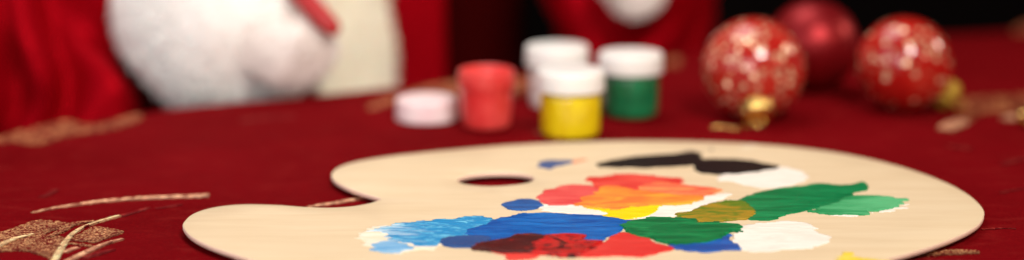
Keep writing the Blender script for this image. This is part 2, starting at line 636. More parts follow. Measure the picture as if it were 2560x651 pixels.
# ================================================================== PALETTE
GAP, THK = 0.0020, 0.0024
ZT = GAP + THK
pal_px = [(457, 565), (464, 549), (485, 533), (530, 519), (600, 511), (690, 512), (760, 517), (820, 519), (875, 516), (918, 509), (941, 502), (951, 496),
          (935, 490), (900, 480), (865, 467), (840, 453), (829, 440), (833, 427), (855, 414), (900, 402), (970, 391), (1060, 381), (1160, 372), (1270, 363), (1410, 356),
          (1560, 352), (1710, 353), (1850, 358), (1985, 368), (2100, 383), (2200, 403), (2290, 428), (2365, 456), (2418, 484), (2449, 510),
          (2461, 532), (2450, 557), (2420, 578), (2370, 600), (2300, 624), (2220, 646), (2100, 672), (1950, 696), (1750, 716), (1500, 728),
          (1250, 728), (1020, 715), (850, 695), (720, 670), (635, 650), (573, 631), (520, 612), (478, 590)]
pw = [onz(u, v, ZT) for u, v in pal_px]
poly = catmull([(p.x, p.y) for p in pw], True, 6)
hole_px = [(1143, 450), (1165, 439), (1205, 433), (1255, 431), (1300, 433), (1329, 440), (1334, 449), (1312, 458), (1260, 464), (1210, 465), (1163, 460)]
hw = [onz(u, v, ZT) for u, v in hole_px]
hole = catmull([(p.x, p.y) for p in hw], True, 5)
cx = sum(p[0] for p in poly) / len(poly)
cy = sum(p[1] for p in poly) / len(poly)
palette = thing('paint_palette', 'pale wooden artist palette with a thumb hole and wet paint patches', 'palette', (cx, cy, GAP))

def inset(pl, d):
    n_ = len(pl)
    s_ = sum(pl[i][0] * pl[(i + 1) % n_][1] - pl[(i + 1) % n_][0] * pl[i][1] for i in range(n_))
    out = []
    for i in range(n_):
        a, b = Vector(pl[i - 1]), Vector(pl[(i + 1) % n_])
        tg = (b - a).normalized()
        nr = Vector((-tg.y, tg.x)) * (1 if s_ > 0 else -1)
        out.append((pl[i][0] + nr.x * d, pl[i][1] + nr.y * d))
    return out

bm = bmesh.new()
pin, hin = inset(poly, 0.0006), inset(hole, -0.0006)
v_, t_ = fill(pin, 0.02, [hin])
vs = [bm.verts.new((p.x, p.y, ZT)) for p in v_]
for f in t_:
    fc = bm.faces.new([vs[i] for i in f])
    fc.material_index = 0
np_, nh_ = len(pin), len(hin)
for base, ring_in, src, sg in ((0, np_, poly, 1), (np_, nh_, hole, 1)):
    ring = vs[base:base + ring_in]
    for dz, dd in ((0.0002, 0.00018), (0.0006, 0.0), (THK - 0.0004, 0.0), (THK, 0.0004)):
        pl = inset(src, dd if src is poly else -dd)
        new = [bm.verts.new((x, y, ZT - dz)) for x, y in pl]
        for i in range(len(pl)):
            fc = bm.faces.new((ring[i], ring[(i + 1) % len(pl)], new[(i + 1) % len(pl)], new[i]))
            fc.material_index = 1 if dz > 0.0003 else 0
        ring = new
    if src is poly:
        bot = ring
    else:
        hb = ring
vb, tb = fill(inset(poly, 0.0004), 0.03, [inset(hole, -0.0004)])
b2 = [bm.verts.new((p.x, p.y, GAP)) for p in vb]
for f in tb:
    bm.faces.new([b2[i] for i in f])
bmesh.ops.remove_doubles(bm, verts=bm.verts, dist=1e-6)
bmesh.ops.recalc_face_normals(bm, faces=bm.faces)
board = obj('board', bm, [M_WOOD, M_EDGE], palette)

K = 2.094
P6 = lambda pts: [(780 + x / K, 340 + y / K) for x, y in pts]
P7 = lambda pts: [(1320 + x / K, 340 + y / K) for x, y in pts]
P8 = lambda pts: [(1800 + x / K, 340 + y / K) for x, y in pts]

def patch(label, px, mat, layer, thick=0.00022, rough=1.0, relief=1.0, ang=0.12, dry=0.0, dry_dir=-1):
    """a brushed film of paint: outline broken up along the stroke, ridges of bristles, thicker rim"""
    zb = ZT + layer * 0.00020
    w_ = [onz(u, v, zb + thick) for u, v in px]
    pts = np.array(catmull([(p.x, p.y) for p in w_], True, 5))
    sd = random.random() * 50
    m = 0.003
    gx, gy = 0.00042, 0.00085
    x0, y0 = pts.min(0) - m
    x1, y1 = pts.max(0) + m
    nx, ny = int((x1 - x0) / gx) + 2, int((y1 - y0) / gy) + 2
    X, Y = np.meshgrid(x0 + gx * np.arange(nx), y0 + gy * np.arange(ny))
    q = np.stack([X.ravel(), Y.ravel()], 1)
    A, B = pts, np.roll(pts, -1, 0)
    best = np.full(len(q), 1e9)
    ins = np.zeros(len(q), bool)
    for a, b in zip(A, B):
        d = b - a
        L = max(d @ d, 1e-14)
        t_ = np.clip(((q - a) @ d) / L, 0, 1)
        r = q - a - t_[:, None] * d
        best = np.minimum(best, (r * r).sum(1))
        if abs(d[1]) > 1e-12:
            c = ((a[1] > q[:, 1]) != (b[1] > q[:, 1])) & (q[:, 0] < d[0] * (q[:, 1] - a[1]) / d[1] + a[0])
            ins ^= c
    sdist = np.sqrt(best) * np.where(ins, 1, -1)
    ca, sa = math.cos(ang), math.sin(ang)
    span = x1 - x0
    keep = np.zeros(len(q), bool)
    H = np.zeros(len(q))
    k_ = rough * 0.0012
    for i in range(len(q)):
        D = sdist[i]
        if D < -0.0028:
            continue
        x, y = q[i]
        s_, n_ = x * ca + y * sa, -x * sa + y * ca
        if D < 0.010 or dry:
            e = D + k_ * noise.fractal(Vector((s_ * 95, n_ * 210, sd)), 0.75, 2.1, 4) * 1.3
            if dry:          # bristles running dry towards one end of the stroke
                g = (x - x0) / span
                g = 1 - g if dry_dir < 0 else g
                if g > 0.45:
                    w = (g - 0.45) / 0.55
                    e += dry * 0.006 * w * (noise.noise(Vector((s_ * 26, n_ * 420, sd + 4))) - 0.15 - 0.35 * w)
            if e < 0:
                continue
        keep[i] = True
        s2 = min(1.0, max(0.0, D) / 0.003)
        ridge = max(0.0, 1 - abs(D - 0.0018) / 0.0018) * 0.5
        br = noise.fractal(Vector((s_ * 45, n_ * 520, sd + 2)), 0.8, 2.0, 3)
        lump = noise.fractal(Vector((x * 120, y * 160, sd + 7)), 0.8, 2.0, 2)
        H[i] = zb + thick * (0.6 + 0.4 * s2 + ridge * relief) + relief * 0.00008 * (br * 0.8 + lump)
    H = np.maximum(H, zb + thick * 0.4)
    idx = -np.ones(len(q), int)
    K2 = keep.reshape(ny, nx)
    cells = K2[:-1, :-1] & K2[1:, :-1] & K2[:-1, 1:] & K2[1:, 1:]
    used = np.zeros((ny, nx), bool)
    used[:-1, :-1] |= cells; used[1:, :-1] |= cells; used[:-1, 1:] |= cells; used[1:, 1:] |= cells
    flat = used.ravel()
    idx[flat] = np.arange(flat.sum())
    idx2 = idx.reshape(ny, nx)
    vco = np.column_stack([q[flat], H[flat]])
    jj, ii = np.nonzero(cells)
    fcs = np.column_stack([idx2[jj, ii], idx2[jj, ii + 1], idx2[jj + 1, ii + 1], idx2[jj + 1, ii]])
    me = bpy.data.meshes.new('paint_film')
    me.from_pydata(vco.tolist(), [], fcs.tolist())
    b = bmesh.new()
    b.from_mesh(me)
    bpy.data.meshes.remove(me)
    be = [e for e in b.edges if e.is_boundary]
    g_ = bmesh.ops.extrude_edge_only(b, edges=be)
    for el in g_['geom']:
        if isinstance(el, bmesh.types.BMVert):
            el.co.z = ZT - 0.00005
    bmesh.ops.recalc_face_normals(b, faces=b.faces)
    return obj('paint_patch', b, mat, palette, label=label)

def cxl(u):
    return onz(u, 580, ZT).x - cx
W_ = paint('white_gouache', (232, 224, 214), (240, 234, 226), 0.42, 0.6, 30, 4, gloss=0.6)
CREAM = paint('thin_white_wash', (234, 218, 192), (240, 230, 214), 0.42, 0.6, 30, 4, gloss=0.6)
patch('white paint under the red and orange', P7([(55, 360), (120, 356), (300, 365), (420, 390), (640, 380), (700, 350), (860, 340), (930, 312), (1050, 300), (1066, 314), (992, 345), (985, 365), (880, 388), (790, 398), (770, 422), (600, 438), (420, 428), (330, 420), (200, 403), (70, 388)]), W_, 0, rough=1.6)
patch('coral pink paint at left of the orange', P7([(48, 315), (75, 290), (130, 270), (220, 253), (330, 256), (390, 290), (330, 345), (280, 362), (150, 364), (80, 352), (55, 335)]),
      paint('coral_red', (214, 60, 66), (238, 120, 112), 0.42, 0.66), 1, rough=1.4)
patch('red paint above the orange', P7([(296, 232), (330, 216), (430, 205), (520, 195), (620, 204), (700, 211), (792, 224), (802, 246), (740, 275), (600, 285), (480, 285), (380, 275), (330, 265), (345, 246)]),
      paint('warm_red', (210, 50, 46), (232, 92, 76), 0.42, 0.66), 1, rough=2.0)
patch('salmon paint at right of the orange', P7([(575, 272), (640, 252), (720, 243), (800, 250), (900, 262), (1005, 277), (985, 296), (900, 316), (780, 330), (640, 322)]),
      paint('salmon', (232, 92, 72), (246, 146, 90), 0.4, 0.62, rot=-0.1), 2, rough=1.8, ang=-0.1)
patch('yellow paint under the orange', P7([(303, 374), (380, 376), (500, 370), (600, 355), (702, 356), (680, 390), (620, 416), (520, 434), (440, 438), (397, 418), (395, 398)]),
      paint('yellow', (240, 206, 10), (250, 220, 30), 0.4, 0.7), 1)
patch('orange paint blended over red and yellow', P7([(252, 352), (290, 320), (350, 295), (380, 268), (450, 260), (540, 275), (640, 290), (760, 302), (905, 312), (912, 330), (830, 356), (700, 362), (600, 366), (480, 377), (380, 380), (300, 370)]),
      paint('orange', (236, 118, 56), (246, 172, 58), 0.40, 0.62, 20, 3.0, 0.1), 3, rough=1.8)
BLK = paint('black', (24, 19, 19), (36, 30, 28), 0.4, 0.7, gloss=0.5)
patch('black paint stroke at the far side of the board', P7([(352, 153), (420, 127), (560, 106), (720, 94), (850, 84), (907, 92), (915, 130), (880, 152), (750, 162), (560, 167), (400, 165)]), BLK, 0)
patch('white paint beside the black', P8([(-20, 232), (60, 180), (200, 172), (320, 158), (420, 184), (472, 215), (420, 245), (330, 268), (250, 277), (150, 262), (60, 240)]), W_, 0)
patch('black paint stroke overlapping the white', P7([(868, 150), (905, 120), (1040, 117), (1150, 124), (1250, 144), (1330, 155), (1312, 166), (1230, 182), (1100, 195), (960, 197), (898, 190)]), BLK, 2)
patch('grey smear touching the black', P7([(800, 86), (825, 78), (865, 77), (884, 86), (860, 96), (815, 97)]), paint('grey', (128, 112, 98), (176, 156, 132)), 0, thick=0.0001, relief=0.3)
patch('tiny grey speck near the far rim', P7([(948, 66), (966, 62), (972, 71), (955, 76)]), paint('speck', (120, 104, 90)), 0)
GRN = paint('emerald_green', (0, 106, 60), (26, 142, 86), 0.40, 0.66, 30, 6, 0.22)
patch('emerald green paint with a pointed right end', P8([(70, 345), (180, 300), (290, 273), (420, 262), (500, 247), (620, 254), (700, 250), (742, 236), (778, 250), (772, 277), (700, 296), (705, 315), (640, 350), (530, 374), (450, 388), (360, 412), (250, 437), (160, 437), (80, 424), (30, 385)]), GRN, 1)
patch('white paint fringe under the mint', P8([(600, 413), (760, 400), (850, 385), (930, 365), (995, 352), (985, 375), (920, 392), (830, 408), (700, 424), (630, 424)]), W_, 0, rough=2.0, dry=1.0, dry_dir=1)
patch('mint green paint at right of the emerald', P8([(452, 388), (500, 384), (535, 365), (610, 340), (690, 312), (850, 311), (980, 322), (994, 340), (955, 360), (880, 384), (800, 396), (760, 409), (650, 412), (540, 407)]),
      paint('mint_green', (36, 140, 84), (92, 184, 128), 0.38, 0.66, 22, 5, 0.2, grad=(0.12, 0.17, 0.35)), 2, rough=1.6, dry=0.6, dry_dir=1)
patch('olive paint between orange and emerald', P7([(765, 408), (850, 390), (900, 366), (960, 350), (1080, 334), (1150, 345), (1187, 395), (1160, 426), (1060, 441), (930, 449), (850, 432)]),
      paint('olive', (84, 120, 34), (162, 132, 40), 0.44, 0.62, 22, 2.5, 0.3), 3)
patch('small blue dab near the thumb hole', P6([(983, 363), (1030, 341), (1100, 327), (1180, 334), (1210, 355), (1180, 377), (1100, 387), (1030, 380)]),
      paint('steel_blue', (42, 84, 148), (50, 112, 190), 0.45, 0.7), 2)
patch('white paint under the pale blue', P6([(214, 508), (280, 480), (420, 470), (560, 490), (700, 535), (690, 572), (640, 592), (540, 602), (440, 610), (310, 590), (245, 548)]), CREAM, 0, rough=1.8, dry=1.0, dry_dir=-1)
SKY = paint('pale_blue', (34, 138, 198), (206, 228, 238), 0.44, 0.68, 40, 5.0, 0.12, grad=(cxl(1160), cxl(850), 0.48), fleck=(104, 188, 222), fl=0.53)
patch('pale blue paint streaked with white', P6([(218, 506), (280, 474), (400, 450), (520, 440), (700, 430), (860, 419), (965, 434), (1000, 470), (900, 520), (740, 550), (600, 577), (500, 560), (420, 545), (360, 520), (280, 515)]), SKY, 1, rough=2.2, dry=1.6, dry_dir=-1)
patch('small pale blue stroke at the near left', P6([(292, 572), (340, 551), (420, 547), (525, 573), (490, 598), (400, 609), (320, 602)]),
      paint('sky_blue', (84, 160, 216), (158, 200, 230), 0.42, 0.62, 30), 2, rough=1.8, dry=0.8)
patch('large cobalt blue patch', P6([(792, 497), (900, 456), (1000, 425), (1100, 405), (1200, 399)]) + P7([(100, 398), (190, 404), (300, 408), (400, 418), (500, 434), (548, 446), (505, 470), (490, 497), (455, 515), (380, 545), (300, 548), (100, 545), (0, 535)]) + P6([(1040, 545), (900, 545), (850, 528)]),
      paint('cobalt_blue', (0, 74, 156), (26, 116, 200), 0.40, 0.66, 30, 6, 0.1), 2, rough=1.6)
patch('navy blue dab', P6([(664, 546), (720, 525), (820, 517), (912, 521), (935, 547), (880, 577), (780, 582), (690, 571)]), paint('navy', (40, 72, 128), (50, 88, 146)), 3, rough=0.6)
patch('thin red paint at the near edge of the maroon', P6([(915, 602), (960, 590), (1140, 600), (1215, 618), (1150, 642), (1030, 648), (1000, 624)]), paint('thin_red', (222, 50, 46), (230, 80, 70)), 1)
patch('dark maroon paint flecked with red', P6([(828, 580), (900, 550), (1000, 535), (1075, 513), (1160, 509), (1240, 520), (1340, 556), (1310, 592), (1140, 608), (1000, 607), (900, 592)]),
      paint('maroon', (62, 18, 18), (84, 18, 18), 0.4, 0.7, gloss=0.3, spec=0.16, fleck=(176, 26, 24), fl=0.60), 4, thick=0.0004, rough=1.7, relief=2.2)
patch('coral red patch beside the green', P7([(265, 607), (330, 575), (400, 545), (460, 508), (520, 503), (600, 528), (680, 560), (758, 585), (720, 602), (600, 627), (480, 622), (350, 625), (285, 625)]),
      paint('coral', (212, 52, 48), (224, 78, 70), 0.45, 0.72), 3)
patch('glossy scarlet paint streaked with maroon', P7([(95, 515), (290, 512), (300, 542), (392, 547), (330, 592), (260, 622), (100, 612), (20, 604), (40, 575), (10, 552), (70, 538)]),
      paint('scarlet', (178, 20, 20), (204, 36, 32), 0.4, 0.66, gloss=0.3, spec=0.16, fleck=(50, 10, 14), fl=0.525), 5, thick=0.0004, rough=1.6, relief=2.4)
patch('ultramarine paint under the green', P7([(735, 568), (860, 560), (960, 545), (1040, 510), (1075, 490), (1085, 520), (1062, 545), (1118, 580), (1090, 597), (980, 602), (915, 607), (800, 592)]),
      paint('ultramarine', (10, 76, 160), (24, 104, 192), 0.42, 0.66, gloss=0.3, spec=0.25, fleck=(48, 14, 36), fl=0.64), 2, rough=1.8, relief=2)
patch('green patch next to the cobalt blue', P7([(490, 468), (530, 440), (620, 429), (740, 424), (860, 434), (890, 450), (1000, 451), (1112, 459), (1108, 490), (1060, 494), (1040, 520), (960, 552), (850, 566), (740, 558), (600, 522), (530, 502)]),
      paint('deep_green', (0, 98, 54), (24, 140, 80), 0.40, 0.66, 36, 6, 0.05), 4, rough=1.7, relief=1.8)
patch('thick white paint at the near right', P8([(60, 522), (110, 480), (200, 455), (330, 446), (440, 451), (507, 475), (514, 502), (575, 524), (582, 541), (500, 577), (380, 592), (220, 605), (110, 592), (66, 552)]), W_, 1, rough=1.4)
patch('faint yellow smear at the near rim', P8([(560, 668), (595, 643), (650, 608), (735, 614), (725, 638), (860, 646), (900, 662), (760, 690), (600, 690)]), paint('thin_yellow', (238, 210, 70), (246, 226, 130), 0.45, 0.65), 0, rough=2.4, dry=1.0)
patch('small slate blue dab at the far side', P7([(42, 156), (85, 128), (180, 124), (240, 127), (238, 140), (150, 160), (112, 174), (62, 162)]), paint('slate_blue', (54, 76, 128), (70, 92, 142)), 0)
patch('small pink smear beside the slate blue', P7([(232, 130), (265, 122), (302, 116), (298, 127), (260, 138), (236, 141)]), paint('pinkish', (226, 130, 100), (236, 160, 128)), 1)
patch('very faint blue stain near the far rim', P8([(108, 50), (150, 44), (205, 46), (195, 60), (140, 66), (112, 62)]), paint('stain', (216, 206, 186), (226, 208, 176)), 0, thick=0.0001)

STREAK = paint('dark_streak', (44, 10, 14), (72, 16, 18), 0.42, 0.66, gloss=0.3, spec=0.15)
for px_ in ([(30, 548), (80, 534), (150, 530), (175, 536), (110, 544), (60, 556)],
            [(60, 574), (120, 556), (190, 552), (235, 562), (160, 568), (100, 582)],
            [(20, 592), (80, 582), (150, 580), (190, 590), (120, 596), (60, 602)],
            [(180, 586), (240, 570), (300, 566), (320, 574), (260, 584), (210, 596)],
            [(110, 522), (160, 514), (215, 518), (190, 526), (140, 530)]):
    patch('dark streak dragged across the scarlet paint', P7(px_), STREAK, 6, thick=0.00015, rough=2.2, ang=0.3)

# ================================================================== PAINT JARS
t = NT('white_lid_plastic')
nz = t.noise(90, 4)
t.set(Base_Color=t.mix(nz, (0.78, 0.77, 0.75), (0.84, 0.83, 0.81)), Roughness=0.35, Subsurface_Weight=0.15, Subsurface_Radius=(0.003, 0.002, 0.0015))
M_LID = t.m
t = NT('pink_smeared_lid')
sm = t.ramp(t.noise(70, 4), [(0.42, 0.0), (0.66, 1.0)])
t.set(Base_Color=t.mix(sm, (0.86, 0.74, 0.75), (0.82, 0.60, 0.63)), Roughness=0.35)
M_PINKLID = t.m

def jar_paint(name, a, b):
    t = NT(name)
    n_ = t.noise(60, 5, 0.65, t.coord((1, 1, 0.5)), 0.8)
    t.set(Base_Color=t.mix(t.ramp(n_, [(0.4, 0.0), (0.7, 1.0)]), a, b), Roughness=0.28, Coat_Weight=0.5, Coat_Roughness=0.12)
    return t.m

def lid_bm(o_, r=0.019, h=0.0115):
    pr = rounded([(0.0, h), (r - 0.0016, h), (r - 0.0004, h - 0.0012), (r, 0.0), (r - 0.0012, 0.0), (r - 0.0012, h * 0.55), (0.0, h * 0.55)], 0.0012, 3)
    b = lathe(pr, o_, 96)
    for v in b.verts:                       # fine grip ribs
        d = v.co - Vector(o_)
        rr_ = math.hypot(d.x, d.y)
        if rr_ > r - 0.0008 and 0.001 < d.z < h - 0.002:
            a = math.atan2(d.y, d.x)
            k_ = 1 + 0.006 * math.cos(a * 32)
            v.co.x = o_[0] + d.x * k_
            v.co.y = o_[1] + d.y * k_
    return b

def closed_jar(label, u, v, mat_body, lid_r=0.019, body_r=0.0164, hb=0.026, hl=0.0115):
    p = onz(u, v)
    t_ = thing('paint_jar', label, 'paint jar', (p.x, p.y, 0), 'small pots of paint behind the palette')
    o_ = (p.x, p.y, 0)
    pr = rounded([(0.0, 0.0004), (body_r - 0.002, 0.0), (body_r - 0.0004, 0.0012), (body_r, 0.004), (body_r + 0.0003, hb - 0.004), (body_r - 0.001, hb - 0.001), (body_r - 0.003, hb), (body_r - 0.003, hb + 0.006), (0.0, hb + 0.006)], 0.0015, 3)
    obj('container', lathe(pr, o_, 72), mat_body, t_)
    obj('lid', lid_bm((p.x, p.y, hb - 0.0006), lid_r, hl), M_LID, t_)
    return t_

closed_jar('small jar of yellow paint with white lid, closest to the palette', 1426, 337, jar_paint('yellow_jar_paint', (0.64, 0.44, 0.002), (0.80, 0.64, 0.010)))
closed_jar('small jar of green paint with white screw lid', 1575, 287, jar_paint('green_jar_paint', (0.002, 0.095, 0.036), (0.003, 0.20, 0.075)), hb=0.0262)
closed_jar('white lidded jar of white paint standing behind the yellow jar', 1392, 265, jar_paint('white_jar_paint', (0.74, 0.69, 0.66), (0.80, 0.76, 0.73)))

p = onz(1216, 318)
rj = thing('paint_jar', 'open red paint jar without its lid beside the loose lid', 'paint jar', (p.x, p.y, 0), 'small pots of paint behind the palette')
t = NT('red_jar_plastic')
n_ = t.ramp(t.noise(60, 4, 0.6), [(0.40, 0.0), (0.68, 1.0)])
t.set(Base_Color=t.mix(n_, (0.62, 0.030, 0.030), (0.74, 0.085, 0.075)), Roughness=0.35, Subsurface_Weight=0.25, Subsurface_Radius=(0.006, 0.001, 0.001), Coat_Weight=0.3)
M_REDJAR = t.m
pr = rounded([(0.0, 0.0004), (0.0118, 0.0), (0.0136, 0.002), (0.0144, 0.010), (0.0148, 0.0215), (0.0156, 0.0228), (0.0159, 0.0325), (0.0152, 0.0335), (0.0140, 0.0330), (0.0137, 0.026), (0.0130, 0.0240), (0.0, 0.0240)], 0.0009, 3)
obj('container', lathe(pr, (p.x, p.y, 0), 80), M_REDJAR, rj)
b = bmesh.new()
for zz in (0.0262, 0.0288):
    ringp = [Vector((p.x + 0.0160 * math.cos(a), p.y + 0.0160 * math.sin(a), zz)) for a in [2 * math.pi * k / 48 for k in range(49)]]
    tube(ringp, [0.0004] * 49, 8, 1, bm=b, cap=False)
obj('screw_thread', b, M_REDJAR, rj)
b = lathe([(0.0, 0.0253), (0.006, 0.0251), (0.0120, 0.0250), (0.0134, 0.0262)], (p.x, p.y, 0), 48)
obj('wet_paint', b, paint('wet_red', (214, 36, 34), (226, 62, 54), gloss=0.15), rj)

p = onz(1066, 298)
lo_ = obj('jar_lid', lid_bm((p.x, p.y, 0.0003), 0.0177, 0.0126), M_PINKLID)
tag(lo_, 'loose pinkish white jar lid lying left of the red jar', 'jar lid')

# ================================================================== BAUBLES
def dotted(name, base, deep, dot, scale, thr):
    t = NT(name)
    v_ = t.n('ShaderNodeTexVoronoi')
    v_.inputs['Scale'].default_value = scale
    v_.inputs['Randomness'].default_value = 0.75
    t.t.links.new(t.coord(), v_.inputs['Vector'])
    m = t.ramp(v_.outputs[0], [(thr - 0.05, 1.0), (thr, 0.0)])
    sel = t.n('ShaderNodeSeparateColor')
    t.t.links.new(v_.outputs[1], sel.inputs[0])
    m = t.math('MULTIPLY', m, t.ramp(sel.outputs[0], [(0.12, 0.0), (0.16, 1.0)]))
    sw = t.noise(35, 3)
    cbase = t.mix(t.ramp(sw, [(0.35, 0.0), (0.7, 1.0)]), deep, base)
    bright = t.mix(sel.outputs[1], tuple(x * 0.45 for x in dot), dot)
    t.set(Base_Color=t.mix(m, cbase, bright), Metallic=t.math('MULTIPLY', m, 0.4),
          Roughness=t.mix(m, (0.10, 0.10, 0.10), (0.30, 0.30, 0.30)),
          Transmission_Weight=t.math('MULTIPLY', t.math('SUBTRACT', 1.0, m), 0.25), Coat_Weight=0.35, Coat_Roughness=0.05)
    geo = t.n('ShaderNodeNewGeometry')
    sub = t.n('ShaderNodeVectorMath', operation='SUBTRACT')      # every glitter dot is a tiny facet with its own tilt
    t.t.links.new(v_.outputs[1], sub.inputs[0])
    sub.inputs[1].default_value = (0.5, 0.5, 0.5)
    scl = t.n('ShaderNodeVectorMath', operation='SCALE')
    t.t.links.new(sub.outputs[0], scl.inputs[0])
    t.t.links.new(t.math('MULTIPLY', m, 0.75), scl.inputs[3])
    add = t.n('ShaderNodeVectorMath', operation='ADD')
    t.t.links.new(geo.outputs['Normal'], add.inputs[0])
    t.t.links.new(scl.outputs[0], add.inputs[1])
    nrm = t.n('ShaderNodeVectorMath', operation='NORMALIZE')
    t.t.links.new(add.outputs[0], nrm.inputs[0])
    t.t.links.new(nrm.outputs[0], t.b.inputs['Normal'])
    return t.m

t = NT('gold_cap_metal')
t.set(Base_Color=t.mix(t.noise(300, 3), (0.80, 0.50, 0.12), (0.95, 0.72, 0.28)), Metallic=1.0, Roughness=0.24)
M_CAP = t.m
M_DULLCAP = simple('dull_brass_cap', (0.42, 0.27, 0.035), 0.55, Metallic=0.7)

def bauble(label, u, v, r, mat, axis, cap_mat=M_CAP, egg=1.0, hook=None):
    p = onz(u, v, r * 0.985)
    axis = Vector(axis).normalized()
    t_ = thing('christmas_bauble', label, 'bauble', (p.x, p.y, 0), 'red baubles lying on the tablecloth')
    q = Vector((0, 0, 1)).rotation_difference(axis).to_matrix().to_4x4()
    b = bmesh.new()
    bmesh.ops.create_uvsphere(b, u_segments=96, v_segments=40, radius=r)
    for vv_ in b.verts:
        if vv_.co.z > 0:
            vv_.co.z *= egg
            k_ = 1 - 0.10 * (egg - 1) * 8 * (vv_.co.z / r) ** 2
            vv_.co.x *= k_
            vv_.co.y *= k_
    M = Matrix.Translation(p) @ q
    bmesh.ops.transform(b, matrix=M, verts=b.verts)
    obj('ball', b, mat, t_)
    top = r * egg
    cp = rounded([(0.0, top + 0.0075), (0.0072, top + 0.0070), (0.0088, top + 0.0050), (0.0092, top - 0.0040), (0.0106, top - 0.0058)], 0.0008, 3)
    b = lathe(cp, (0, 0, 0), 40)
    for vv_ in b.verts:
        rad = math.hypot(vv_.co.x, vv_.co.y)
        if rad > 0.005:
            k_ = 1 + 0.09 * math.cos(math.atan2(vv_.co.y, vv_.co.x) * 9)
            vv_.co.x *= k_
            vv_.co.y *= k_
    bmesh.ops.transform(b, matrix=M, verts=b.verts)
    capo = obj('cap', b, cap_mat, t_)
    ringp = [Vector((0.0034 * math.cos(a), 0, top + 0.0100 + 0.0034 * math.sin(a))) for a in [2 * math.pi * k / 20 for k in range(21)]]
    b = tube(ringp, [0.0006] * 21, 8, 1, cap=False)
    bmesh.ops.transform(b, matrix=M, verts=b.verts)
    obj('loop', b, cap_mat, capo)
    if hook:
        hk = [M @ Vector((0, 0, top + 0.012))] + [onz(uu, vv_, zz) for uu, vv_, zz in hook]
        b = tube(hk, [0.0005] * len(hk), 8, 6, disp=lambda t_, a, p_: 0.5 * math.sin(t_ * 70))
        obj('hanging_cord', b, cap_mat, t_)
    return t_

DOT = (1.0, 0.70, 0.44)
bauble('red bauble covered in pale glitter dots, gold cap towards the palette', 1884, 172, 0.0296,
       dotted('dotted_red_dense', (0.62, 0.045, 0.026), (0.42, 0.008, 0.008), DOT, 190, 0.40), (-0.02, -0.76, -0.60),
       hook=[(1868, 316, 0.001), (1840, 322, 0.001), (1806, 318, 0.001), (1780, 318, 0.001)])
t = NT('matte_red_bauble')
t.set(Base_Color=t.mix(t.noise(30, 3), (0.22, 0.003, 0.007), (0.30, 0.006, 0.010)), Metallic=0.6, Roughness=0.40)
bauble('plain frosted red bauble without dots, behind the two dotted ones', 2033, 114, 0.0284, t.m, (-0.3, 0.7, -0.35))
bauble('red bauble with sparse glitter dots on the right, dull cap pointing right', 2260, 160, 0.0278,
       dotted('dotted_red_sparse', (0.60, 0.028, 0.016), (0.40, 0.006, 0.006), DOT, 165, 0.33), (0.86, -0.10, -0.62), M_DULLCAP, egg=1.06)

# small piece of gold cord at the right edge
pc = [onz(2548, 268, 0.004), onz(2556, 284, 0.006), onz(2546, 296, 0.003), onz(2562, 306, 0.002), onz(2580, 316, 0.002), onz(2600, 300, 0.003)]
o = obj('gold_cord', tube(pc, [0.0012, 0.0016, 0.0014, 0.0015, 0.0013, 0.001], 10, 8, disp=lambda t_, a, p_: 0.25 * math.sin(a * 2 + t_ * 60)), M_CAP)
tag(o, 'short shiny gold cord lying on the gold leaf pattern at the right', 'cord')

# ================================================================== PERSON
t = NT('red_velvet')
nz = t.noise(25, 4)
t.set(Base_Color=t.mix(nz, (0.225, 0.0002, 0.003), (0.330, 0.0004, 0.006)), Metallic=0.42, Roughness=0.52, Specular_IOR_Level=0.03, Sheen_Weight=0.10, Sheen_Roughness=0.35)
t.b.inputs['Sheen Tint'].default_value = (1.0, 0.0, 0.02, 1)
t.bump(t.noise(220, 3), 0.3, 0.002)
M_VELVET = t.m
def fur(name, a, b):
    t = NT(name)
    n_ = t.noise(60, 5, 0.65)
    t.set(Base_Color=t.mix(n_, a, b), Roughness=0.9, Specular_IOR_Level=0.1, Sheen_Weight=0.3, Subsurface_Weight=0.8, Subsurface_Radius=(0.012, 0.010, 0.010))
    t.bump(t.noise(260, 3, 0.7), 0.15, 0.002)
    return t.m
M_FUR = fur('white_fur', (0.92, 0.89, 0.86), (0.96, 0.94, 0.92))
M_TRIM = fur('cream_fur', (0.96, 0.86, 0.70), (0.98, 0.91, 0.79))
M_DARK = simple('gap_shade_maroon', (0.030, 0.0004, 0.0005), 0.9, Specular_IOR_Level=0.02)  # near-black tone: shade between coat front and other sleeve put into the colour
M_SKIN = simple('skin', (0.55, 0.32, 0.24), 0.5)
t = NT('white_glove_knit')
t.set(Base_Color=t.mix(t.noise(50, 3), (0.78, 0.72, 0.69), (0.84, 0.78, 0.75)), Roughness=0.85, Sheen_Weight=0.2)
t.bump(t.noise(400, 3), 0.3, 0.001)
M_GLOVE = t.m

PX = (860 - 1280) / FPX * 1.36
person = thing('person', 'person in a red velvet coat with white fur cuff and gloves behind the table', 'person', (PX, 1.40, -0.75))

